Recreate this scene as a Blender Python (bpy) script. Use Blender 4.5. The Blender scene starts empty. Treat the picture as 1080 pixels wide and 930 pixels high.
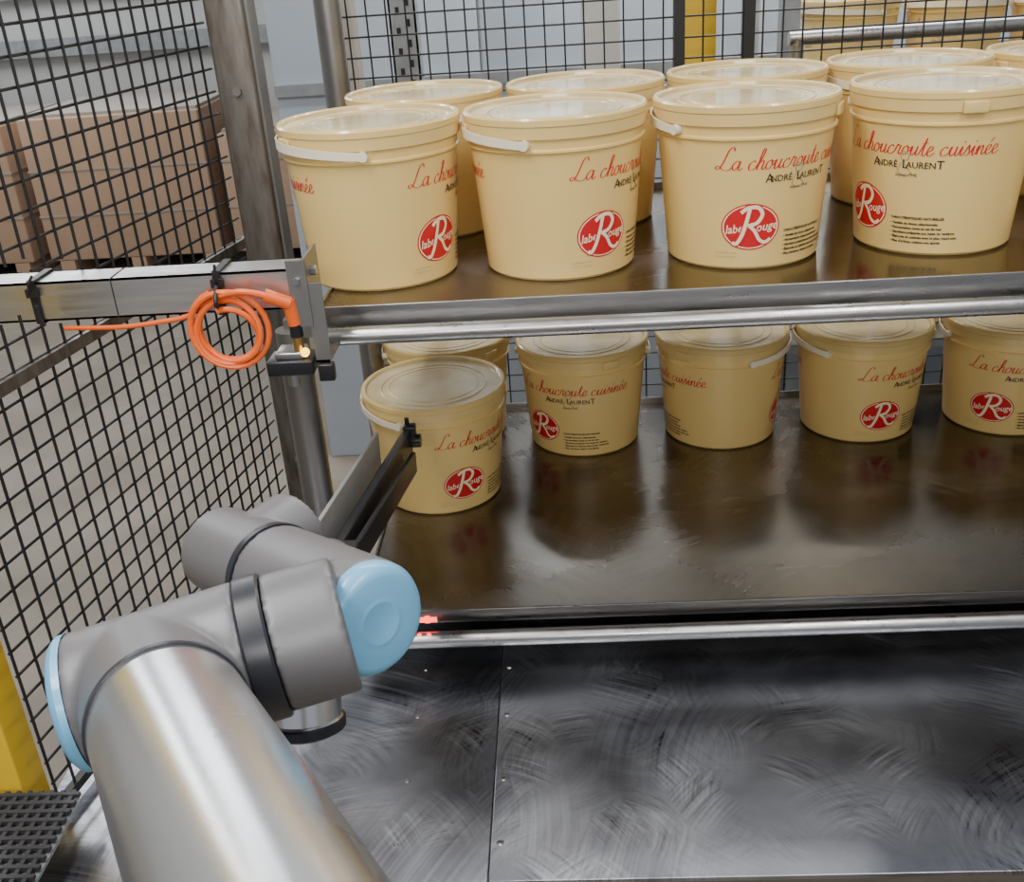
import bpy, bmesh, math, random
from mathutils import Vector, Matrix
random.seed(4)
rad=math.radians
SC=bpy.context.scene
COL=bpy.context.collection

# ------------------------------------------------------------------ materials
def mat(name,col,rough=.5,metal=0.0,var=0.0,vscale=8.0,col2=None,bump=0.0,bscale=60,rvar=0.0,coat=0.0,emit=None,estr=0,stretch=(1,1,1)):
    m=bpy.data.materials.new(name); m.use_nodes=True
    nt=m.node_tree; b=nt.nodes['Principled BSDF']
    b.inputs['Base Color'].default_value=(*col,1); b.inputs['Roughness'].default_value=rough
    b.inputs['Metallic'].default_value=metal
    b.inputs['Coat Weight'].default_value=coat
    if emit:
        b.inputs['Emission Color'].default_value=(*emit,1); b.inputs['Emission Strength'].default_value=estr
    tc=nt.nodes.new('ShaderNodeTexCoord'); mp=nt.nodes.new('ShaderNodeMapping'); mp.inputs['Scale'].default_value=stretch
    nt.links.new(tc.outputs['Object'],mp.inputs[0])
    if col2 is None: col2=tuple(c*.7 for c in col)
    n=nt.nodes.new('ShaderNodeTexNoise'); n.inputs['Scale'].default_value=vscale; n.inputs['Detail'].default_value=4
    nt.links.new(mp.outputs[0],n.inputs['Vector'])
    if var>0:
        r=nt.nodes.new('ShaderNodeMapRange'); r.inputs[1].default_value=.35; r.inputs[2].default_value=.7; r.inputs[3].default_value=0; r.inputs[4].default_value=var
        nt.links.new(n.outputs['Fac'],r.inputs[0])
        mx=nt.nodes.new('ShaderNodeMix'); mx.data_type='RGBA'; mx.inputs[6].default_value=(*col,1); mx.inputs[7].default_value=(*col2,1)
        nt.links.new(r.outputs[0],mx.inputs[0]); nt.links.new(mx.outputs[2],b.inputs['Base Color'])
    if rvar>0:
        r=nt.nodes.new('ShaderNodeMapRange'); r.inputs[1].default_value=.3; r.inputs[2].default_value=.7; r.inputs[3].default_value=max(.02,rough-rvar); r.inputs[4].default_value=rough+rvar
        nt.links.new(n.outputs['Fac'],r.inputs[0]); nt.links.new(r.outputs[0],b.inputs['Roughness'])
    if bump>0:
        n2=nt.nodes.new('ShaderNodeTexNoise'); n2.inputs['Scale'].default_value=bscale; n2.inputs['Detail'].default_value=3
        nt.links.new(mp.outputs[0],n2.inputs['Vector'])
        bp=nt.nodes.new('ShaderNodeBump'); bp.inputs['Strength'].default_value=bump; bp.inputs['Distance'].default_value=.002
        nt.links.new(n2.outputs['Fac'],bp.inputs['Height']); nt.links.new(bp.outputs[0],b.inputs['Normal'])
    return m

def scuffed(name,cA,cB,rlo,rhi,cell,strk,wt,cloudscale=3.0,bump=.0,arc=8.0,lo=.32,hi=.70,gain=1.0):
    """sheet steel ground / wiped in short strokes that change direction from patch to patch: every layer is a
    set of patches, inside each patch the scratches are fine arcs around a point of their own."""
    m=bpy.data.materials.new(name); m.use_nodes=True; nt=m.node_tree; N=nt.nodes; L=nt.links
    b=N['Principled BSDF']; b.inputs['Metallic'].default_value=1
    tc=N.new('ShaderNodeTexCoord')
    def math_(op,a,bb=None,c=None):
        n=N.new('ShaderNodeMath'); n.operation=op
        for k,v in enumerate((a,bb,c)):
            if v is None: continue
            if isinstance(v,(int,float)): n.inputs[k].default_value=v
            else: L.new(v,n.inputs[k])
        return n.outputs[0]
    def layer(off,sc,g=1.0):
        a=N.new('ShaderNodeVectorMath'); a.operation='ADD'; a.inputs[1].default_value=off; L.new(tc.outputs['Object'],a.inputs[0])
        v=N.new('ShaderNodeTexVoronoi'); v.feature='F1'; v.voronoi_dimensions='2D'; v.inputs['Scale'].default_value=sc; L.new(a.outputs[0],v.inputs['Vector'])
        rc=N.new('ShaderNodeVectorMath'); rc.operation='SUBTRACT'; L.new(v.outputs['Color'],rc.inputs[0]); rc.inputs[1].default_value=(.5,.5,.5)
        rs=N.new('ShaderNodeVectorMath'); rs.operation='SCALE'; rs.inputs['Scale'].default_value=5.0/sc; L.new(rc.outputs[0],rs.inputs[0])
        d0=N.new('ShaderNodeVectorMath'); d0.operation='SUBTRACT'; L.new(a.outputs[0],d0.inputs[0]); L.new(v.outputs['Position'],d0.inputs[1])
        d1=N.new('ShaderNodeVectorMath'); d1.operation='ADD'; L.new(d0.outputs[0],d1.inputs[0]); L.new(rs.outputs[0],d1.inputs[1])
        sx=N.new('ShaderNodeSeparateXYZ'); L.new(d1.outputs[0],sx.inputs[0])
        rr=math_('SQRT',math_('ADD',math_('MULTIPLY',sx.outputs[0],sx.outputs[0]),math_('MULTIPLY',sx.outputs[1],sx.outputs[1])))
        an=math_('ARCTAN2',sx.outputs[1],sx.outputs[0])
        cx=N.new('ShaderNodeCombineXYZ'); L.new(math_('MULTIPLY',rr,strk*14.0),cx.inputs[0]); L.new(math_('MULTIPLY',an,arc*.25),cx.inputs[1])
        sc2=N.new('ShaderNodeSeparateColor'); L.new(v.outputs['Color'],sc2.inputs[0]); L.new(math_('MULTIPLY',sc2.outputs[2],37.0),cx.inputs[2])
        n=N.new('ShaderNodeTexNoise'); n.inputs['Scale'].default_value=1; n.inputs['Detail'].default_value=4; n.inputs['Roughness'].default_value=.65
        L.new(cx.outputs[0],n.inputs['Vector'])
        fd=N.new('ShaderNodeMapRange'); fd.interpolation_type='SMOOTHSTEP'; fd.inputs[1].default_value=.10; fd.inputs[2].default_value=.62; fd.inputs[3].default_value=g; fd.inputs[4].default_value=0
        L.new(v.outputs['Distance'],fd.inputs[0])
        pw=math_('MULTIPLY',sc2.outputs[1],fd.outputs[0])
        return math_('MULTIPLY',math_('SUBTRACT',n.outputs['Fac'],.47),pw)
    s1=layer((0,0,0),cell); s2=layer((3.3,1.7,0),cell*.75); s3=layer((7.1,5.2,0),cell*1.5,gain); s4=layer((1.1,9.2,0),cell*.5,.9)
    sm=math_('ADD',math_('ADD',s1,s2),math_('ADD',s3,s4))
    c=N.new('ShaderNodeTexNoise'); c.inputs['Scale'].default_value=cloudscale; c.inputs['Detail'].default_value=7; c.inputs['Distortion'].default_value=.2
    L.new(tc.outputs['Object'],c.inputs['Vector'])
    ad=math_('MULTIPLY_ADD',sm,wt,c.outputs['Fac'])
    r=N.new('ShaderNodeMapRange'); r.inputs[1].default_value=lo; r.inputs[2].default_value=hi; L.new(ad,r.inputs[0])
    mx=N.new('ShaderNodeMix'); mx.data_type='RGBA'; mx.inputs[6].default_value=(*cA,1); mx.inputs[7].default_value=(*cB,1); L.new(r.outputs[0],mx.inputs[0]); L.new(mx.outputs[2],b.inputs['Base Color'])
    r2=N.new('ShaderNodeMapRange'); r2.inputs[1].default_value=lo; r2.inputs[2].default_value=hi; r2.inputs[3].default_value=rlo; r2.inputs[4].default_value=rhi
    L.new(ad,r2.inputs[0]); L.new(r2.outputs[0],b.inputs['Roughness'])
    if bump:
        bp=N.new('ShaderNodeBump'); bp.inputs['Strength'].default_value=bump; bp.inputs['Distance'].default_value=.001; L.new(ad,bp.inputs['Height']); L.new(bp.outputs[0],b.inputs['Normal'])
    return m

M={}
M['cream']=mat('cream_plastic',(.77,.55,.20),.28,var=.15,col2=(.73,.50,.165),vscale=5,coat=.2)
M['lid']=mat('lid_plastic',(.54,.41,.20),.20,var=.9,col2=(.78,.66,.41),vscale=9,coat=.4,bump=.2,bscale=22)  # pale patches in the colour stand in for highlights on the translucent lid
M['rim']=mat('lid_rim_plastic',(.74,.54,.21),.25,var=.3,vscale=9,col2=(.66,.46,.16),coat=.3)
M['strap']=mat('handle_plastic',(.80,.73,.56),.35)
M['red']=mat('label_red_ink',(.58,.012,.018),.4)
M['white']=mat('label_white_ink',(.88,.78,.52),.4)
M['black']=mat('label_black_ink',(.03,.02,.015),.4)
M['greyink']=mat('label_grey_ink',(.40,.33,.20),.4)
M['shelf']=scuffed('shelf_steel',(.085,.075,.064),(.27,.24,.205),.11,.40,4,5,.35,3.0,bump=.0)
M['table']=scuffed('table_steel',(.175,.185,.215),(.60,.625,.68),.26,.44,7,12,.95,4.5,bump=.02,lo=.26,hi=.80,gain=1.2)
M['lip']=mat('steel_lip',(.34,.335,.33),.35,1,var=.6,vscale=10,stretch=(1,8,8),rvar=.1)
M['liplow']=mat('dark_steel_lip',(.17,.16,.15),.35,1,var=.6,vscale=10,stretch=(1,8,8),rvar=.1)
M['tube']=mat('steel_tube',(.48,.475,.47),.32,1,var=.5,vscale=30,rvar=.08)
M['alu']=mat('brushed_aluminium',(.62,.62,.60),.38,1,var=.35,vscale=12,stretch=(1,12,12),rvar=.07)
M['bracket']=mat('dull_zinc',(.30,.30,.29),.42,.9,var=.5,vscale=20)
M['plate']=mat('grey_plate',(.36,.36,.35),.4,.5,var=.3,vscale=14)
M['robottube']=mat('satin_aluminium',(.90,.91,.93),.26,1,var=.08,vscale=3,rvar=.03)
M['robot']=mat('grey_casting',(.140,.138,.145),.42,.2,bump=.05,bscale=300)
M['ring']=mat('dark_seal',(.018,.02,.026),.35)
M['blue']=mat('blue_cap',(.15,.40,.62),.35,coat=.2)
M['blk']=mat('black_anodised',(.018,.018,.02),.35,.3)
M['rubber']=mat('black_cable_tie',(.012,.012,.012),.5)
M['orange']=mat('orange_cable',(.82,.13,.015),.4)
M['brass']=mat('brass_nut',(.75,.50,.18),.25,1)
M['led']=mat('amber_led',(1,.6,.05),.3,emit=(1,.55,.05),estr=4)
M['laserspot']=mat('laser_glow',(1,.05,.03),.3,emit=(1,.03,.02),estr=5)  # glow standing in for laser light that falls on the steel
M['post']=mat('weathered_post',(.20,.185,.165),.5,.7,var=.9,col2=(.085,.062,.045),vscale=18,stretch=(3,3,.6),rvar=.15)
M['upright']=mat('galvanised_tube',(.33,.32,.31),.35,.9,var=.6,vscale=12)
M['wire']=mat('black_wire',(.010,.010,.011),.5)
M['yellow']=mat('yellow_paint',(.78,.50,.02),.45,var=.3,col2=(.6,.38,.02))
M['floor']=mat('concrete_floor',(.22,.19,.15),.6,var=.9,col2=(.135,.112,.083),vscale=2.2,bump=.3,bscale=20)
M['wall']=mat('painted_wall',(.50,.51,.50),.7,var=.4,vscale=1.2,col2=(.4,.4,.39))
M['panel']=mat('bluish_panel',(.44,.50,.57),.5,var=.5,col2=(.35,.40,.47),vscale=1.5)
M['card']=mat('cardboard',(.46,.31,.21),.8,var=.5,col2=(.36,.24,.16),vscale=4)
M['galv']=mat('galvanised',(.36,.38,.40),.45,.6,var=.6,vscale=25)
M['beige']=mat('grey_beige_paint',(.36,.335,.29),.6,var=.3)
M['mat']=mat('rubber_mat',(.03,.03,.035),.55)
M['dark']=mat('hole_dark',(.02,.02,.02),.8)

# ------------------------------------------------------------------ mesh builder
class B:
    def __init__(s): s.bm=bmesh.new(); s.mats=[]
    def mi(s,m):
        if m not in s.mats: s.mats.append(m)
        return s.mats.index(m)
    def _fin(s,vs,m):
        i=s.mi(m)
        for f in {f for v in vs for f in v.link_faces}: f.material_index=i
    def box(s,c,d,m,rot=None,bev=0):
        M4=Matrix.Translation(c)@(rot.to_4x4() if rot else Matrix.Identity(4))@Matrix.Diagonal((*d,1))
        r=bmesh.ops.create_cube(s.bm,size=1,matrix=M4); s._fin(r['verts'],m)
        if bev>0:
            es=list({e for v in r['verts'] for e in v.link_edges})
            rr=bmesh.ops.bevel(s.bm,geom=es,offset=bev,segments=3,affect='EDGES',profile=.5)
            for f in rr['faces']: f.material_index=s.mi(m)
    def bb(s,x0,x1,y0,y1,z0,z1,m,bev=0): s.box(((x0+x1)/2,(y0+y1)/2,(z0+z1)/2),(x1-x0,y1-y0,z1-z0),m,None,bev)
    def beam(s,p0,p1,w,h,m,up='Z',bev=0):
        p0=Vector(p0);p1=Vector(p1); d=p1-p0; y=d.normalized(); u=Vector((0,0,1)) if up=='Z' else Vector(up)
        x=y.cross(u).normalized(); z=x.cross(y)
        R=Matrix((x,y,z)).transposed(); s.box((p0+p1)/2,(w,d.length,h),m,R,bev)
    def cyl(s,p0,p1,r0,m,r1=None,seg=32,cap=True):
        p0=Vector(p0);p1=Vector(p1); d=p1-p0
        if r1 is None: r1=r0
        M4=Matrix.Translation((p0+p1)/2)@d.to_track_quat('Z','Y').to_matrix().to_4x4()
        r=bmesh.ops.create_cone(s.bm,cap_ends=cap,segments=seg,radius1=r0,radius2=r1,depth=d.length,matrix=M4); s._fin(r['verts'],m)
    def lathe(s,prof,m,seg=64,M4=Matrix.Identity(4)):
        i=s.mi(m) if not isinstance(m,list) else None
        rings=[]
        for (r,z) in prof:
            if r<1e-6: rings.append([s.bm.verts.new(M4@Vector((0,0,z)))])
            else: rings.append([s.bm.verts.new(M4@Vector((r*math.cos(2*math.pi*k/seg),r*math.sin(2*math.pi*k/seg),z))) for k in range(seg)])
        for j in range(len(rings)-1):
            a,b=rings[j],rings[j+1]; mm=s.mi(m[j]) if isinstance(m,list) else i
            for k in range(seg):
                k2=(k+1)%seg
                if len(a)==1 and len(b)>1: f=s.bm.faces.new((a[0],b[k2],b[k]))
                elif len(b)==1: f=s.bm.faces.new((a[k],a[k2],b[0]))
                else: f=s.bm.faces.new((a[k],a[k2],b[k2],b[k]))
                f.material_index=mm
    def axlathe(s,p0,p1,prof,m,seg=48):
        p0=Vector(p0); d=Vector(p1)-p0
        s.lathe(prof,m,seg,Matrix.Translation(p0)@d.to_track_quat('Z','Y').to_matrix().to_4x4())
    def sweep(s,pts,r,m,seg=10,sub=0):
        pts=[Vector(p) for p in pts]
        if sub: pts=crom(pts,sub)
        i=s.mi(m); n=len(pts); prev=None; rings=[]
        for k,p in enumerate(pts):
            t=(pts[min(k+1,n-1)]-pts[max(k-1,0)]).normalized()
            if prev is None: a=t.orthogonal().normalized()
            else: a=(prev-t*prev.dot(t)).normalized()
            prev=a; b=t.cross(a)
            rings.append([s.bm.verts.new(p+(a*math.cos(2*math.pi*q/seg)+b*math.sin(2*math.pi*q/seg))*r) for q in range(seg)])
        for j in range(n-1):
            for q in range(seg):
                f=s.bm.faces.new((rings[j][q],rings[j][(q+1)%seg],rings[j+1][(q+1)%seg],rings[j+1][q])); f.material_index=i
        for rr in (rings[0][::-1],rings[-1]):
            f=s.bm.faces.new(rr); f.material_index=i
    def obj(s,name,parent=None,smooth=True,ang=35):
        bmesh.ops.recalc_face_normals(s.bm,faces=s.bm.faces[:])
        me=bpy.data.meshes.new(name); s.bm.to_mesh(me); s.bm.free()
        for m in s.mats: me.materials.append(M[m])
        if smooth:
            me.shade_smooth(); me.set_sharp_from_angle(angle=rad(ang))
        o=bpy.data.objects.new(name,me); COL.objects.link(o)
        if parent: o.parent=parent
        return o
def crom(pts,sub):
    out=[]; n=len(pts)
    for k in range(n-1):
        p0=pts[max(k-1,0)];p1=pts[k];p2=pts[k+1];p3=pts[min(k+2,n-1)]
        for q in range(sub):
            t=q/sub
            out.append(.5*((2*p1)+(-p0+p2)*t+(2*p0-5*p1+4*p2-p3)*t*t+(-p0+3*p1-3*p2+p3)*t**3))
    out.append(pts[-1]); return out
def empty(name):
    o=bpy.data.objects.new(name,None); COL.objects.link(o); return o

# ------------------------------------------------------------------ room shell
b=B(); b.bb(-5.3,4.2,-3,8.4,-.1,0,'floor'); b.obj('floor')
b=B(); b.bb(-5.3,4.2,8.2,8.4,0,4.2,'wall'); b.obj('wall_back')
b=B(); b.bb(-5.4,-5.2,-3,8.2,0,4.2,'wall'); b.obj('wall_left')
b=B(); b.bb(4.0,4.2,-3,8.2,0,4.2,'wall'); b.obj('wall_right')
b=B()
for i in range(6): b.bb(-1.0+i*.75,-1.0+i*.75+.742,3.9,3.95,0,3.2,'panel',.004)
b.bb(-1.0,3.5,3.88,3.9,1.45,1.49,'galv'); b.obj('partition_panel')
b=B()
for i,z in enumerate((1.35,1.75)): b.bb(-5.1,-1.4,8.1,8.19,z,z+.12,'galv' )
b.obj('wall_rail')

def crate(name,x0,x1,h):
    b=B(); b.bb(x0,x1,6.9,7.9,.12,h,'card',.01)
    for z in (.42,.72): b.bb(x0-.004,x1+.004,6.895,7.9,z,z+.012,'beige')
    for k in range(3):
        xx=x0+.06+k*(x1-x0-.2)/2; b.bb(xx,xx+.1,6.9,7.9,.0,.12,'card')
    b.bb(x0+.02,x1-.02,6.95,7.88,h,h+.02,'beige'); b.obj(name)
crate('cardboard_crate',-4.95,-3.62,1.03); crate('cardboard_crate.001',-3.50,-2.3,1.06); crate('cardboard_crate.002',-2.2,-1.2,.9)

# ------------------------------------------------------------------ fences
def fence(p0,p1,z0,z1,pitch,rw=.0019,holes=()):
    """holes=((y0,y1,zlo,zhi),..): wires are cut away around an opening"""
    b=B(); p0=Vector((*p0,0)); p1=Vector((*p1,0)); d=p1-p0; n=int(d.length/pitch); u=d.normalized()
    at=lambda y:p0+d*((y-p0.y)/d.y)
    for i in range(n+1):
        p=p0+u*(i*pitch); segs=[(z0,z1)]
        for h in holes:
            if h[0]<=p.y<h[1]: segs=[(z0,h[2]),(h[3],z1)]
        for a,c in segs: b.cyl(p+Vector((0,0,a)),p+Vector((0,0,c)),rw,'wire',seg=6)
    k=int((z1-z0)/pitch); off=Vector((-u.y,u.x,0))*rw*1.6
    for i in range(k+1):
        zz=z0+i*pitch; z=Vector((0,0,zz)); ys=[p0.y]
        for h in holes:
            if h[2]<zz<h[3]: ys+=[h[0],h[1]]
        ys.append(p1.y)
        if len(ys)==2: b.cyl(p0+z+off,p1+z+off,rw,'wire',seg=6)
        else:
            for j in range(0,len(ys),2):
                if ys[j+1]-ys[j]>.001: b.cyl(at(ys[j])+z+off,at(ys[j+1])+z+off,rw,'wire',seg=6)
    return b
b=fence((-.756,1.11),(-.600,1.93),.82,2.4,.038,.0022,((1.23,1.345,1.497,1.562),(1.345,1.438,1.458,1.540)))
b.beam((-.740,1.20,1.42),(-.595,1.96,1.42),.014,.018,'post')
b.beam((-.757,1.11,.82),(-.600,1.93,.82),.012,.014,'wire')
b.obj('wire_mesh_fence')
b=fence((-.50,2.5),(1.9,2.501),.1,2.4,.044,.0021)
for x in (.283,.437): b.bb(x-.012,x+.012,2.49,2.52,0,2.4,'wire')
b.bb(-.5,1.9,2.49,2.515,.08,.11,'wire')
b.obj('wire_mesh_fence.001')
b=B(); b.bb(-.575,-.508,1.85,1.92,0,2.5,'post',.006); b.bb(-.510,-.503,1.86,1.91,0,2.5,'upright')
for z in (1.35,1.0,1.7): b.cyl((-.54,1.85,z),(-.54,1.842,z),.008,'upright',seg=6)
b.obj('fence_post')
b=B(); b.bb(.300,.395,2.70,2.79,0,2.5,'yellow',.006); b.bb(.25,.45,2.65,2.85,0,.012,'yellow'); b.obj('yellow_fence_post')
b=B(); b.bb(-.872,-.807,1.112,1.175,0,2.2,'yellow',.004)
for z in (1.03,1.10): b.cyl((-.832,1.112,z),(-.832,1.108,z),.006,'dark',seg=12)
b.bb(-.92,-.77,1.06,1.22,0,.012,'yellow'); b.obj('yellow_fence_post.001')
b=B(); b.bb(-.42,-.35,2.9,2.905,0,2.6,'galv'); b.bb(-.42,-.415,2.9,2.97,0,2.6,'galv'); b.bb(-.355,-.35,2.9,2.97,0,2.6,'galv')
for i in range(50):
    z=.1+i*.05; b.bb(-.402,-.392,2.897,2.8995,z,z+.018,'dark'); b.bb(-.376,-.366,2.897,2.8995,z+.02,z+.038,'dark')
b.bb(-.45,-.32,2.88,3.0,0,.01,'galv'); b.obj('perforated_rack_upright')
b=B(); b.beam((-.49,2.75,0),(-.53,2.75,2.5),.07,.07,'beige',up=(0,1,0),bev=.004); b.bb(-.56,-.42,2.68,2.82,0,.01,'beige'); b.obj('steel_column')
b=B(); b.bb(.09,.20,3.3,3.4,0,2.8,'wall',.005); b.bb(.05,.24,3.26,3.44,0,.01,'wall'); b.obj('steel_column.001')

# ------------------------------------------------------------------ bucket mesh with printed label
b=B()
prof=[(0,.004),(.100,.004),(.104,0),(.111,0),(.1145,.004),(.1295,.186),(.1335,.1875),(.1335,.1905),(.1305,.192),(.1312,.205),
      (.1352,.206),(.1358,.222),(.1372,.2235),(.1372,.2315),(.1350,.2345),(.1305,.2345),(.1285,.2325),(.1275,.2275),(.118,.2265),(.06,.2285),(0,.2285)]
ms=['cream']*10+['rim']*6+['lid']*4
b.lathe(prof,ms,96)
def wr(z): return .1145+(z-.004)*(.1295-.1145)/.182
def P(a,z,off): r=wr(z)+off; return Vector((r*math.sin(a),-r*math.cos(a),z))
for rr in (.085,.100):
    n=72
    b.sweep([(rr*math.cos(2*math.pi*k/n),rr*math.sin(2*math.pi*k/n),.2277) for k in range(n+1)],.0012,'lid',seg=6)
for a in (rad(70),rad(-110)):
    p=Vector((.1372*math.sin(a),-.1372*math.cos(a),.212)); b.box(p,(.034,.005,.016),'rim',Matrix.Rotation(a,3,'Z'),.0015)
e0,e1=rad(-51),rad(-231)
for a in (e0,e1):
    p0=Vector((.131*math.sin(a),-.131*math.cos(a),.199)); p1=Vector((.1418*math.sin(a),-.1418*math.cos(a),.199)); b.cyl(p0,p1,.0070,'strap',seg=20)
n=48; i=b.mi('strap'); prev=None
for k in range(n+1):
    t=k/n; a=e0+(e1-e0)*t; zc=.199+.010*math.sin(math.pi*t); hw=.0055+.0014*math.sin(math.pi*t)
    q=[]
    for (r,dz) in ((.1385,-hw),(.1410,-hw),(.1410,hw),(.1385,hw)): q.append(b.bm.verts.new((r*math.sin(a),-r*math.cos(a),zc+dz)))
    if prev:
        for j in range(4): f=b.bm.faces.new((prev[j],prev[(j+1)%4],q[(j+1)%4],q[j])); f.material_index=i
    else: f=b.bm.faces.new(q); f.material_index=i
    prev=q
f=b.bm.faces.new(prev); f.material_index=i

def ribbon(pts,w,th0,z0,m,off=.0006,nib=True):
    i=b.mi(m); pr=None; n=len(pts)
    for k,p in enumerate(pts):
        t=(pts[min(k+1,n-1)]-pts[max(k-1,0)])
        if t.length<1e-9: continue
        t.normalize(); nn=Vector((-t.y,t.x))
        ww=w*(.30+.70*abs(t.y)**1.5) if nib else w
        a=[]
        for sg in (-1,1):
            q=p+nn*ww*.5*sg; zz=z0+q.y; a.append(b.bm.verts.new(P(th0+q.x/wr(zz),zz,off)))
        if pr: f=b.bm.faces.new((pr[0],pr[1],a[1],a[0])); f.material_index=i
        pr=a
G={'a':([[(.75,.85),(.4,1),(.05,.5),(.3,0),(.65,.35),(.8,1),(.78,.2),(.95,0),(1.2,.25)]],1.15),
'c':([[(.7,.8),(.5,1),(.1,.6),(.2,.05),(.6,.05),(.95,.35)]],.9),
'h':([[(-.05,.3),(.35,1.2),(.5,2.1),(.3,2.2),(.2,1.5),(.15,0),(.2,.6),(.5,1),(.7,.85),(.65,.2),(.8,0),(1.05,.25)]],1.0),
'o':([[(.45,1),(.1,.7),(.1,.2),(.4,0),(.7,.4),(.6,.9),(.45,1),(.7,.8),(1,.9)]],.9),
'u':([[(0,.4),(.2,1),(.15,.3),(.3,0),(.65,.4),(.75,1),(.7,.2),(.85,0),(1.1,.3)]],1.05),
'r':([[(0,.3),(.25,1.1),(.35,.95),(.6,.95),(.5,.2),(.65,0),(.9,.3)]],.85),
't':([[(0,.3),(.3,1.1),(.45,1.9),(.35,.6),(.4,.05),(.6,0),(.8,.3)],[(.1,1.3),(.7,1.4)]],.75),
'e':([[(0,.3),(.5,.6),(.55,.95),(.3,1),(.1,.5),(.25,0),(.55,.05),(.85,.35)]],.8),
'E':([[(0,.3),(.5,.6),(.55,.95),(.3,1),(.1,.5),(.25,0),(.55,.05),(.85,.35)],[(.4,1.3),(.7,1.75)]],.8),
'i':([[(0,.3),(.25,1),(.2,.2),(.35,0),(.6,.3)],[(.3,1.4),(.38,1.55)]],.55),
's':([[(0,.2),(.35,1.1),(.45,.7),(.55,.25),(.35,0),(.1,.05)]],.7),
'n':([[(0,.4),(.2,1),(.15,0),(.25,.6),(.55,1),(.7,.8),(.65,.2),(.8,0),(1.05,.3)]],1.0),
'L':([[(1.5,2.1),(1.3,2.5),(.9,2.2),(.7,1.2),(.45,.3),(.1,.05),(-.1,.3),(.2,.45),(.8,.05),(1.4,0),(1.8,.4)]],1.7)}
def script(txt,th0,z0,xh,m,w):
    x=0
    for ch in txt:
        if ch==' ': x+=.6; continue
        st,adv=G[ch]
        for s in st:
            pts=[Vector((px+x+py*.32,py))*xh for px,py in s]
            ribbon(crom(pts,5),w,th0,z0,m)
        x+=adv
def text(body,size,thc,zc,m,off=.0007,shear=0,bold=0,space=1,sx=1,rise=0,align='CENTER'):
    c=bpy.data.curves.new('tmp','FONT'); c.body=body; c.size=size; c.align_x=align; c.align_y='CENTER'; c.shear=shear; c.offset=bold; c.space_character=space; c.resolution_u=2
    o=bpy.data.objects.new('tmp',c); COL.objects.link(o); bpy.context.view_layer.update()
    dg=bpy.context.evaluated_depsgraph_get(); me=o.evaluated_get(dg).to_mesh()
    i=b.mi(m); vs=[]
    for v in me.vertices:
        x,y=v.co.x*sx,v.co.y+v.co.x*rise; z=zc+y; vs.append(b.bm.verts.new(P(thc+x/wr(z),z,off)))
    for p in me.polygons:
        try: f=b.bm.faces.new([vs[k] for k in p.vertices]); f.material_index=i
        except Exception: pass
    o.evaluated_get(dg).to_mesh_clear(); bpy.data.objects.remove(o); bpy.data.curves.remove(c)
def oval(thc,zc,rx,rz,m,off,r_in=0):
    i=b.mi(m); n=48; rings=[]
    K=8
    for j in range(K+1):
        s=r_in+(1-r_in)*j/K
        if s<1e-6: rings.append([b.bm.verts.new(P(thc,zc,off))]); continue
        rr=[]
        for k in range(n):
            x=rx*s*math.cos(2*math.pi*k/n); y=rz*s*math.sin(2*math.pi*k/n); rr.append(b.bm.verts.new(P(thc+x/wr(zc+y),zc+y,off)))
        rings.append(rr)
    for j in range(K):
        A,Bq=rings[j],rings[j+1]
        for k in range(n):
            k2=(k+1)%n
            f=b.bm.faces.new((A[0],Bq[k],Bq[k2]) if len(A)==1 else (A[k],Bq[k],Bq[k2],A[k2])); f.material_index=i
def curl(th,z,m,pts,w,off): ribbon(crom([Vector(p) for p in pts],8),w,th,z,m,off,False)
for base in (0,math.pi):
    script('La choucroute cuisinEe',base+rad(-24),.146,.0128,'red',.0020)
    oval(base,.064,.042,.034,'red',.0005)
    oval(base,.064,.0400,.0320,'white',.0007,.955)
    text('label',.0180,base+rad(-10.5),.061,'white',.0008,shear=.15,bold=.0002,rise=.10,sx=.85)
    text('ouge',.0180,base+rad(11.2),.064,'white',.0008,shear=.15,bold=.0002,rise=.10,sx=.90)
    for w,m,off in ((.0090,'red',.00095),(.0054,'white',.00110)):
        curl(base,.064,m,[(-.002,.026),(-.006,.008),(-.012,-.012),(-.019,-.024),(-.025,-.023)],w,off)
        curl(base,.064,m,[(-.014,.021),(-.004,.028),(.010,.028),(.016,.018),(.009,.006),(-.004,.002)],w,off)
        curl(base,.064,m,[(-.003,.003),(.006,-.006),(.013,-.019),(.022,-.023),(.029,-.018)],w*.9,off)
    text('A',.0185,base+rad(11),.1325,'black',.0010); text('NDRÉ',.0128,base+rad(19.2),.1315,'black',.0010,bold=.0001)
    text('L',.0185,base+rad(32),.1325,'black',.0010); text('AUREN',.0128,base+rad(42.2),.1315,'black',.0010,bold=.0001); text('T',.0175,base+rad(54.2),.1325,'black',.0010)
    curl(base+rad(31),.132,'greyink',[(.012,-.012),(.002,-.016),(-.008,-.010),(-.004,.002),(.006,.008),(.006,.016),(-.002,.018),(-.004,.010),(.004,-.002),(.012,-.012)],.0016,.0007)
    text('depuis 1945',.0066,base+rad(33),.1175,'black',.0010)
    text('CARACTÉRISTIQUES NATURELLES',.0050,base+rad(24),.055,'black',.0008,bold=.0002,align='LEFT')
    for q,l in enumerate(['• Variété de choux sélectionnée','• Fermentation lente au sel de mer','• Garniture préparée aux baies de genièvre','• Élaborée et cuisinée avec le plus grand soin','• Plus d’arôme, cuisson aux épices']):
        text(l,.0052,base+rad(24),.047-q*.0068,'black',.0008,bold=.0002,align='LEFT')
    text('lot 2043 / 12 kg net',.004,base+rad(-17),.020,'greyink',.0008); text('à consommer avant',.004,base+rad(-17),.026,'greyink',.0008)
proto=b.obj('plastic_bucket',ang=30)
bucket_mesh=proto.data
first=[True]
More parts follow.
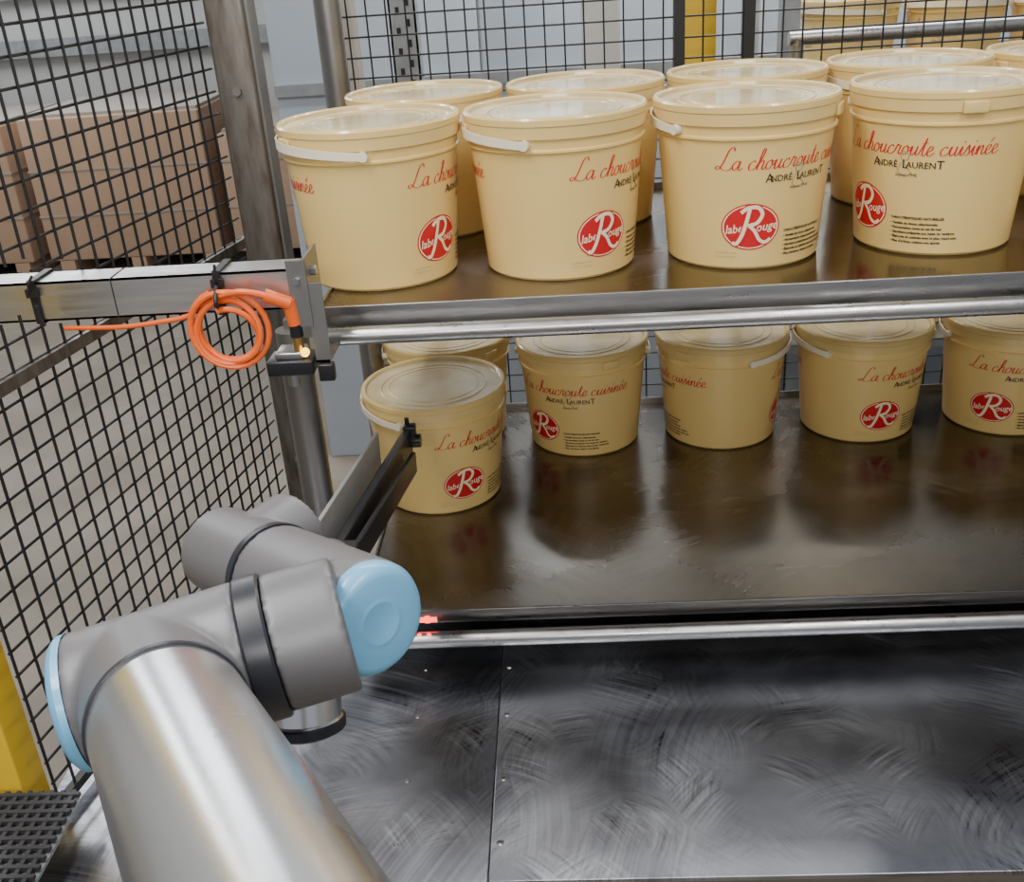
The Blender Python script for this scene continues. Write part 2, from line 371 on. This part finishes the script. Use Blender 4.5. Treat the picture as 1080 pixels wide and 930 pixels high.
def bucket(x,y,z,lab,s=1.035,sz=1.05):
    if first[0]: o=proto; first[0]=False
    else: o=bpy.data.objects.new('plastic_bucket',bucket_mesh); COL.objects.link(o)
    o.location=(x,y,z); o.rotation_euler=(0,0,rad(lab)-math.atan2(x,y)); o.scale=(s,s,sz)
US=1.4255; LS=.9005
for x,y,l in [(-.290,1.668,45),(-.001,1.673,32),(.293,1.683,6),(.600,1.700,-52),(.905,1.71,20)]: bucket(x,y,US,l)
for x,y,l in [(-.235,1.962,80),(.055,1.968,-60),(.345,1.985,100),(.635,2.0,30),(.925,2.01,60)]: bucket(x,y,US,l)
for x,y,l in [(-.262,1.888,20),(.035,2.115,-46),(.333,2.120,-102),(.633,2.124,24),(.945,2.125,-8),(-.262,2.175,-30),(1.24,2.13,40)]: bucket(x,y,LS,l,1.03,1.0)

# ------------------------------------------------------------------ shelf rack
X0,X1=-.365,1.45
b=B()
b.bb(X0,X1,1.482,2.16,1.415,1.425,'shelf')
b.bb(X0,X1,1.478,1.483,1.380,1.4275,'lip',.001); b.bb(X0,X1,1.478,1.50,1.378,1.381,'lip')
b.bb(X0,X0+.004,1.482,2.16,1.38,1.43,'lip'); b.bb(X0,X1,2.156,2.16,1.38,1.44,'lip')
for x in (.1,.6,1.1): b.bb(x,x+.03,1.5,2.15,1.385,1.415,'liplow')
b.cyl((X0+.01,1.447,1.392),(X1,1.447,1.386),.0135,'tube')
for x in (X0+.05,.45,1.2): b.bb(x,x+.02,1.447,1.48,1.381,1.388,'lip')
b.bb(X0,X1,1.447,2.27,.890,.900,'shelf')
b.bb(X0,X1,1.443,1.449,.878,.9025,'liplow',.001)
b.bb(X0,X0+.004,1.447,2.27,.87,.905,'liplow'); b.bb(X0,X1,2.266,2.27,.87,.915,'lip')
b.cyl((X0+.01,1.415,.864),(X1,1.415,.867),.0140,'tube')
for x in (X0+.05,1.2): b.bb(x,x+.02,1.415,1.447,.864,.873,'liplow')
for y in (1.555,2.17):
    b.cyl((-.432,y,0),(-.432,y,1.37 if y<2 else 2.3),.026,'upright'); b.cyl((X1+.04,y,0),(X1+.04,y,2.3),.026,'upright')
    for z in (.88,1.39): b.bb(-.44,X0+.002,y-.015,y+.015,z-.02 if z<1 else z-.03,z,'upright'); b.bb(X1-.002,X1+.04,y-.015,y+.015,z-.02,z,'upright')
b.obj('steel_shelf_rack')

# ------------------------------------------------------------------ work table
b=B()
b.bb(-.790,-.1320,.975,1.53,.792,.800,'table',.0012); b.bb(-.1300,1.40,.975,1.53,.792,.800,'table',.0012)
b.bb(-.40,-.1320,1.532,2.2,.792,.7995,'table'); b.bb(-.1300,1.40,1.532,2.2,.792,.7995,'table')
b.bb(-.69,1.39,.985,1.02,.74,.792,'lip'); b.bb(-.39,1.39,2.15,2.19,.74,.792,'lip')
for x,ye in ((-.68,1.53),(1.35,2.19)):
    b.bb(x,x+.04,.985,ye,.74,.792,'lip')
    for y in (.99,ye-.05): b.bb(x,x+.04,y,y+.04,0,.74,'lip')
b.bb(-.15,-.11,1.0,2.18,.75,.792,'lip')
for y in (1.04,1.16,1.30,1.42):
    b.cyl((-.118,y,.800),(-.118,y,.8018),.0055,'tube',r1=.004,seg=20); b.bb(-.1215,-.1145,y-.0006,y+.0006,.8015,.8021,'dark')
    b.cyl((-.26,y,.800),(-.26,y,.8014),.004,'tube',r1=.003,seg=20)
b.obj('steel_work_table')

b=B()
mx0,mx1,my0,my1=-1.25,-.708,.62,1.095
zt=.862
n=int((mx1-mx0)/.016); k=int((my1-my0)/.016)
for i in range(n+1): b.bb(mx0+i*.016,mx0+i*.016+.006,my0,my1,zt-.006,zt,'mat')
for j in range(k+1): b.bb(mx0,mx1,my0+j*.016,my0+j*.016+.006,zt-.005,zt+.001,'mat')
b.bb(mx0,mx1,my0,my1,zt-.014,zt-.009,'galv')
for x in (mx0+.02,-.86):
    for y in (my0+.02,my0+.30): b.bb(x,x+.03,y,y+.03,0,zt-.012,'galv')
b.obj('perforated_mat_stand')

# ------------------------------------------------------------------ sensor beam with bracket, sensor and coil
e=empty('sensor_beam')
b=B()
s=.028; t=.003; yc=1.40; zc=1.490
for (dy,dz,w,h) in ((-s+t/2,0,t,2*s),(s-t/2,0,t,2*s),(0,s-t/2,2*s,t),(0,-s+t/2,2*s,t)):
    b.bb(-1.35,-.352,yc+dy-w/2,yc+dy+w/2,zc+dz-h/2,zc+dz+h/2,'alu')
b.bb(-.622,-.6205,yc-s-.0008,yc+s,zc-s-.0008,zc+s+.0008,'dark')
b.obj('beam',e)
b=B(); b.bb(-1.33,-1.28,1.37,1.43,0,1.462,'post'); b.obj('support_leg',e)
b=B()
b.bb(-.350,-.346,1.360,1.438,1.385,1.535,'bracket'); b.bb(-.372,-.346,1.358,1.362,1.440,1.533,'bracket'); b.bb(-.346,-.328,1.36,1.363,1.375,1.50,'bracket')
b.bb(-.35,-.330,1.36,1.44,1.385,1.389,'bracket')
for z in (1.51,1.475): b.cyl((-.346,1.39,z),(-.338,1.39,z),.007,'tube',seg=6)
b.cyl((-.36,1.358,1.505),(-.36,1.353,1.505),.005,'tube',seg=6)
b.obj('bracket',e)
b=B()
b.bb(-.418,-.352,1.345,1.395,1.372,1.394,'blk',.003); b.bb(-.405,-.365,1.352,1.39,1.394,1.404,'tube',.002)
b.cyl((-.388,1.37,1.372),(-.388,1.37,1.350),.009,'tube'); b.cyl((-.372,1.362,1.404),(-.372,1.362,1.425),.0075,'brass',seg=20)
b.cyl((-.372,1.362,1.425),(-.372,1.362,1.445),.009,'blk',seg=20)
b.cyl((-.362,1.356,1.404),(-.362,1.350,1.404),.006,'led',seg=16)
b.bb(-.347,-.325,1.35,1.365,1.36,1.385,'blk',.002)
b.obj('photo_sensor',e)
b=B()
cc=Vector((-.464,1.355,1.444)); pts=[]
for k in range(0,5*24+1):
    a=2*math.pi*k/24+1.9; T=k/24; r=.0525-.0030*T+.003*math.sin(T*2.1); pts.append(cc+Vector((r*math.cos(a)+.003*math.sin(T*3),-.003*math.sin(T*2.7)+.004*math.sin(a*1.3),r*1.04*math.sin(a)-.003*T*.5)))
b.sweep(pts,.0042,'orange',seg=8)
b.sweep([(-.50,1.36,1.478),(-.52,1.363,1.462),(-.56,1.365,1.455),(-.62,1.366,1.450),(-.70,1.368,1.452)],.0035,'orange',sub=6)
b.sweep([(-.475,1.352,1.490),(-.44,1.348,1.497),(-.41,1.348,1.492),(-.385,1.35,1.480)],.0045,'orange',sub=6)
b.cyl((-.405,1.35,1.490),(-.374,1.358,1.474),.0095,'orange'); b.cyl((-.376,1.359,1.480),(-.372,1.362,1.443),.0095,'orange')
b.obj('coiled_cable',e)
b=B()
for x,w in ((-.478,.011),(-.738,.011)):
    s2=s+.0022
    b.bb(x,x+w,yc-s2-.0015,yc-s2+.001,zc-s2,zc+s2,'rubber'); b.bb(x,x+w,yc-s2,yc+s2,zc+s2-.001,zc+s2+.0015,'rubber'); b.bb(x,x+w,yc-s2,yc+s2,zc-s2-.001,zc-s2+.001,'rubber'); b.bb(x,x+w,yc+s2-.001,yc+s2+.001,zc-s2,zc+s2,'rubber')
    b.box((x+.006,yc-s2-.003,zc+.015),(.016,.008,.012),'rubber')
b.sweep([(-.472,1.362,1.505),(-.468,1.352,1.515),(-.466,1.352,1.535)],.002,'rubber',sub=4)
b.sweep([(-.735,1.366,1.50),(-.73,1.36,1.52),(-.725,1.365,1.53)],.002,'rubber',sub=4)
b.sweep([(-.472,1.365,1.475),(-.470,1.342,1.480),(-.469,1.340,1.490),(-.472,1.362,1.505)],.003,'rubber',sub=4)
b.obj('cable_ties',e)

b=B(); b.bb(-.268,-.235,1.4425,1.4432,.880,.890,'laserspot'); b.bb(-.255,-.247,1.4415,1.4430,.879,.893,'laserspot')  # red laser light on lip and tube, painted as small glowing pieces
for x in (-.262,-.246): b.cyl((x,1.411,.8765),(x,1.411,.8785),.0035,'laserspot',seg=14)
b.obj('red_laser_spot')

# ------------------------------------------------------------------ robot arm
rob=empty('robot_arm')
V=Vector
cap1=V((-.415,.653,1.369)); ring1=V((-.262,.703,1.384)); a1=(ring1-cap1).normalized()
J1=cap1+a1*.068
u=V((.500,-.825,.245)).normalized()
cap2=V((-.173,.740,1.380)); a2=V((-.207,.194,-.033)).normalized()
far2=cap2+a2*.270; ring2=cap2+a2*.165
def casting(name,parts,vox=.003,it=6):
    b=B()
    for p in parts: b.cyl(p[0],p[1],p[2],'robot',r1=p[3] if len(p)>3 else None,seg=64)
    o=b.obj(name,rob)
    m=o.modifiers.new('r','REMESH'); m.mode='VOXEL'; m.voxel_size=vox; m.use_smooth_shade=True
    m=o.modifiers.new('s','SMOOTH'); m.factor=.5; m.iterations=it
    return o
SEAM=.098
casting('elbow_casting',[(cap1+a1*.012,ring1-a1*.010,.0560,.0600),(J1,J1+u*(SEAM-.002),.0600,.0598)],.003,12)
casting('wrist_casting',[(ring1+a1*.010,ring1+a1*.070,.058),(cap2+a2*.010,ring2-a2*.004,.0525,.050)],.003,8)
st=ring2+a2*.045
casting('wrist_end_casting',[(ring2+a2*.003,far2,.049,.045),(st,st+V((.035,.060,.004)),.044,.042)],.0025,3)
b=B(); L=.72
b.axlathe(J1+u*SEAM,J1+u*2,[(0,0),(.0585,0),(.0585,L),(0,L)],'robottube',96); b.obj('arm_tube',rob)
b=B()
b.axlathe(J1+u*(SEAM-.006),J1+u*2,[(.05,0),(.0605,0),(.0605,.006),(.05,.006)],'ring',96)
b.axlathe(ring1-a1*.012,ring1+a1,[(.05,0),(.0600,0),(.0615,.002),(.0615,.020),(.0600,.022),(.05,.022)],'ring',96)
b.axlathe(ring2-a2*.005,ring2+a2,[(.04,0),(.0512,0),(.0512,.008),(.04,.008)],'ring',96)
b.obj('joint_seals',rob)
def cap(bb,c,ax,r,th):
    bb.axlathe(c,c+ax,[(r+.001,0),(r+.001,th*.45),(r-.0015,th*.7),(r-.005,th*.92),(r-.010,th),(r*.5,th*1.04),(r*.42,th*1.04),(r*.40,th*1.06),(r*.36,th*1.06),(r*.34,th*1.04),(0,th*1.05)],'blue',72)
b=B(); cap(b,cap1+a1*.014,-a1,.0550,.013); cap(b,cap2+a2*.014,-a2,.0505,.020)
b.obj('blue_caps',rob)
b=B(); f0=V((-.252,.762,1.335)); f1=V((-.252,.738,1.262)); ax=(f1-f0).normalized()
b.axlathe(f0,f1,[(0,0),(.034,0),(.034,.060),(.0355,.062)],'robottube',64); b.axlathe(f0+ax*.062,f1+ax,[(.0355,0),(.037,.002),(.037,.010),(.030,.014),(0,.014)],'ring',64)
b.obj('tool_flange',rob)
sh=J1+u*.80
b=B(); b.axlathe(sh-a1*.09,sh,[(0,0),(.06,0),(.065,.01),(.065,.15),(.06,.16),(0,.16)],'robot',64)
q=sh-a1*.15; b.cyl(sh-a1*.06,q-a1*.03,.064,'robot',seg=64); b.cyl(q+V((0,0,.075)),q+V((0,0,-.12)),.07,'robot',seg=64); b.cyl((q.x,q.y,0.02),(q.x,q.y,q.z-.12),.085,'upright',seg=48); b.cyl((q.x,q.y,0),(q.x,q.y,.02),.17,'upright',seg=48)
b.obj('shoulder_and_pedestal',rob)
b=B()
g0=V((-.300,1.10,1.210)); g1=V((-.284,1.655,1.118))
b.cyl(V((-.29,.88,1.335)),V((-.300,1.075,1.228)),.034,'robot')
b.beam(g0+V((-.0,-.05,.01)),g1,.014,.048,'blk',bev=.002); b.beam(g0+V((.022,-.03,.01)),g1+V((.016,-.06,-.012)),.008,.036,'blk',bev=.002)
b.beam(g0+V((-.022,-.03,.025)),V((-.312,1.52,1.165)),.006,.066,'plate',bev=.001); b.beam(g0+V((-.035,0,0)),g0+V((.03,0,0)),.05,.05,'blk',bev=.003)
b.box(g1+V((.004,.0,.016)),(.022,.022,.03),'blk',None,.003); b.cyl(g1+V((.0,.005,.02)),g1+V((0,.005,.042)),.004,'blk',seg=14)
b.cyl(g1+V((-.008,.0,-.0)),g1+V((.022,.0,-.0)),.012,'blk',seg=20)
b.obj('gripper',rob)

# ------------------------------------------------------------------ things behind the rear fence on the right
b=B(); b.cyl((.6,2.85,1.635),(2.4,2.85,1.635),.018,'tube'); b.cyl((.62,2.85,0),(.62,2.85,1.635),.018,'tube'); b.cyl((2.38,2.85,0),(2.38,2.85,1.635),.018,'tube'); b.obj('guard_rail')
b=B(); b.bb(.62,2.6,3.05,3.7,1.42,1.45,'galv'); b.bb(.62,2.6,3.05,3.7,.7,.73,'galv')
for x in (.62,2.55):
    for y in (3.05,3.65): b.bb(x,x+.05,y,y+.05,0,2.1,'galv')
b.obj('storage_rack')
for i,x in enumerate((.86,1.16,1.46,1.76,2.06,2.36)):
    bucket(x,3.28,1.451,90+i*40)
    bucket(x,3.3,.731,90+i*50)

# ------------------------------------------------------------------ lights
def lamp(name,loc,lx,ly,pw,col=(1,.975,.94),rot=(0,0,0)):
    e=empty(name); e.location=loc; e.rotation_euler=rot
    b=B(); b.bb(-lx/2-.03,lx/2+.03,-ly/2-.03,ly/2+.03,.01,.06,'wall'); b.obj('housing',e)
    d=bpy.data.lights.new('tube','AREA'); d.shape='RECTANGLE'; d.size=lx; d.size_y=ly; d.energy=pw; d.color=col
    o=bpy.data.objects.new('tube',d); COL.objects.link(o); o.parent=e
lamp('ceiling_light',(-.9,.4,3.3),.22,1.8,64)
lamp('ceiling_light.001',(1.0,.1,3.3),.22,1.8,44)
lamp('ceiling_light.002',(.2,2.9,3.4),1.6,.25,45)
lamp('ceiling_light.003',(-3,4.5,3.9),.4,2.5,80)
lamp('ceiling_light.004',(1.2,3.4,3.0),1.6,.2,25)
lamp('front_fill',(-.1,-1.7,2.75),2.2,.35,50,rot=(rad(38),0,0))  # fill added behind the camera to reach the lower buckets under the shelf
lamp('reflection_light',(.10,3.84,2.34),.55,.14,20,rot=(rad(75),0,0))  # unseen lamp added for its reflection in the lower shelf
lamp('reflection_light.001',(1.05,3.84,2.34),.6,.14,16,(1,.82,.6),rot=(rad(75),0,0))  # unseen warm lamp, added for the warm reflection further right on that shelf
# added lights, out of view high on the far walls, to brighten the arm tube
for i,(loc,rz,pw) in enumerate((((-3.6,8.14,3.0),0,70),((-5.14,6.6,3.1),90,120))):
    e=empty('tube_fill_%d'%(i+1)); e.location=loc; e.rotation_euler=(0,0,rad(rz))
    b=B()
    for zz in (-.75,0,.75): b.bb(-.82,.82,-.02,.03,zz-.025,zz+.025,'wall')
    for xx in (-.8,0,.8): b.bb(xx-.025,xx+.025,-.02,.03,-.75,.75,'wall')
    b.obj('frame',e)
    d=bpy.data.lights.new('fill_panel','AREA'); d.shape='RECTANGLE'; d.size=1.6; d.size_y=1.5; d.energy=pw; d.color=(.92,.96,1)
    o=bpy.data.objects.new('fill_panel',d); COL.objects.link(o); o.parent=e; o.location=(0,.032,0); o.rotation_euler=(rad(-90),0,0)
w=bpy.data.worlds.new('world'); SC.world=w; w.use_nodes=True
bg=w.node_tree.nodes['Background']; bg.inputs[0].default_value=(.84,.88,.95,1); bg.inputs[1].default_value=.38

# ------------------------------------------------------------------ camera
cd=bpy.data.cameras.new('camera'); co=bpy.data.objects.new('camera',cd); COL.objects.link(co)
cd.sensor_fit='HORIZONTAL'; cd.sensor_width=36; cd.lens=36*1100/1080; cd.clip_start=.02
co.matrix_world=Matrix.Translation((0,0,1.9))@(Matrix.Rotation(rad(3.5),4,'Z')@Matrix.Rotation(rad(64.5),4,'X')@Matrix.Rotation(rad(-4),4,'Z'))
SC.camera=co
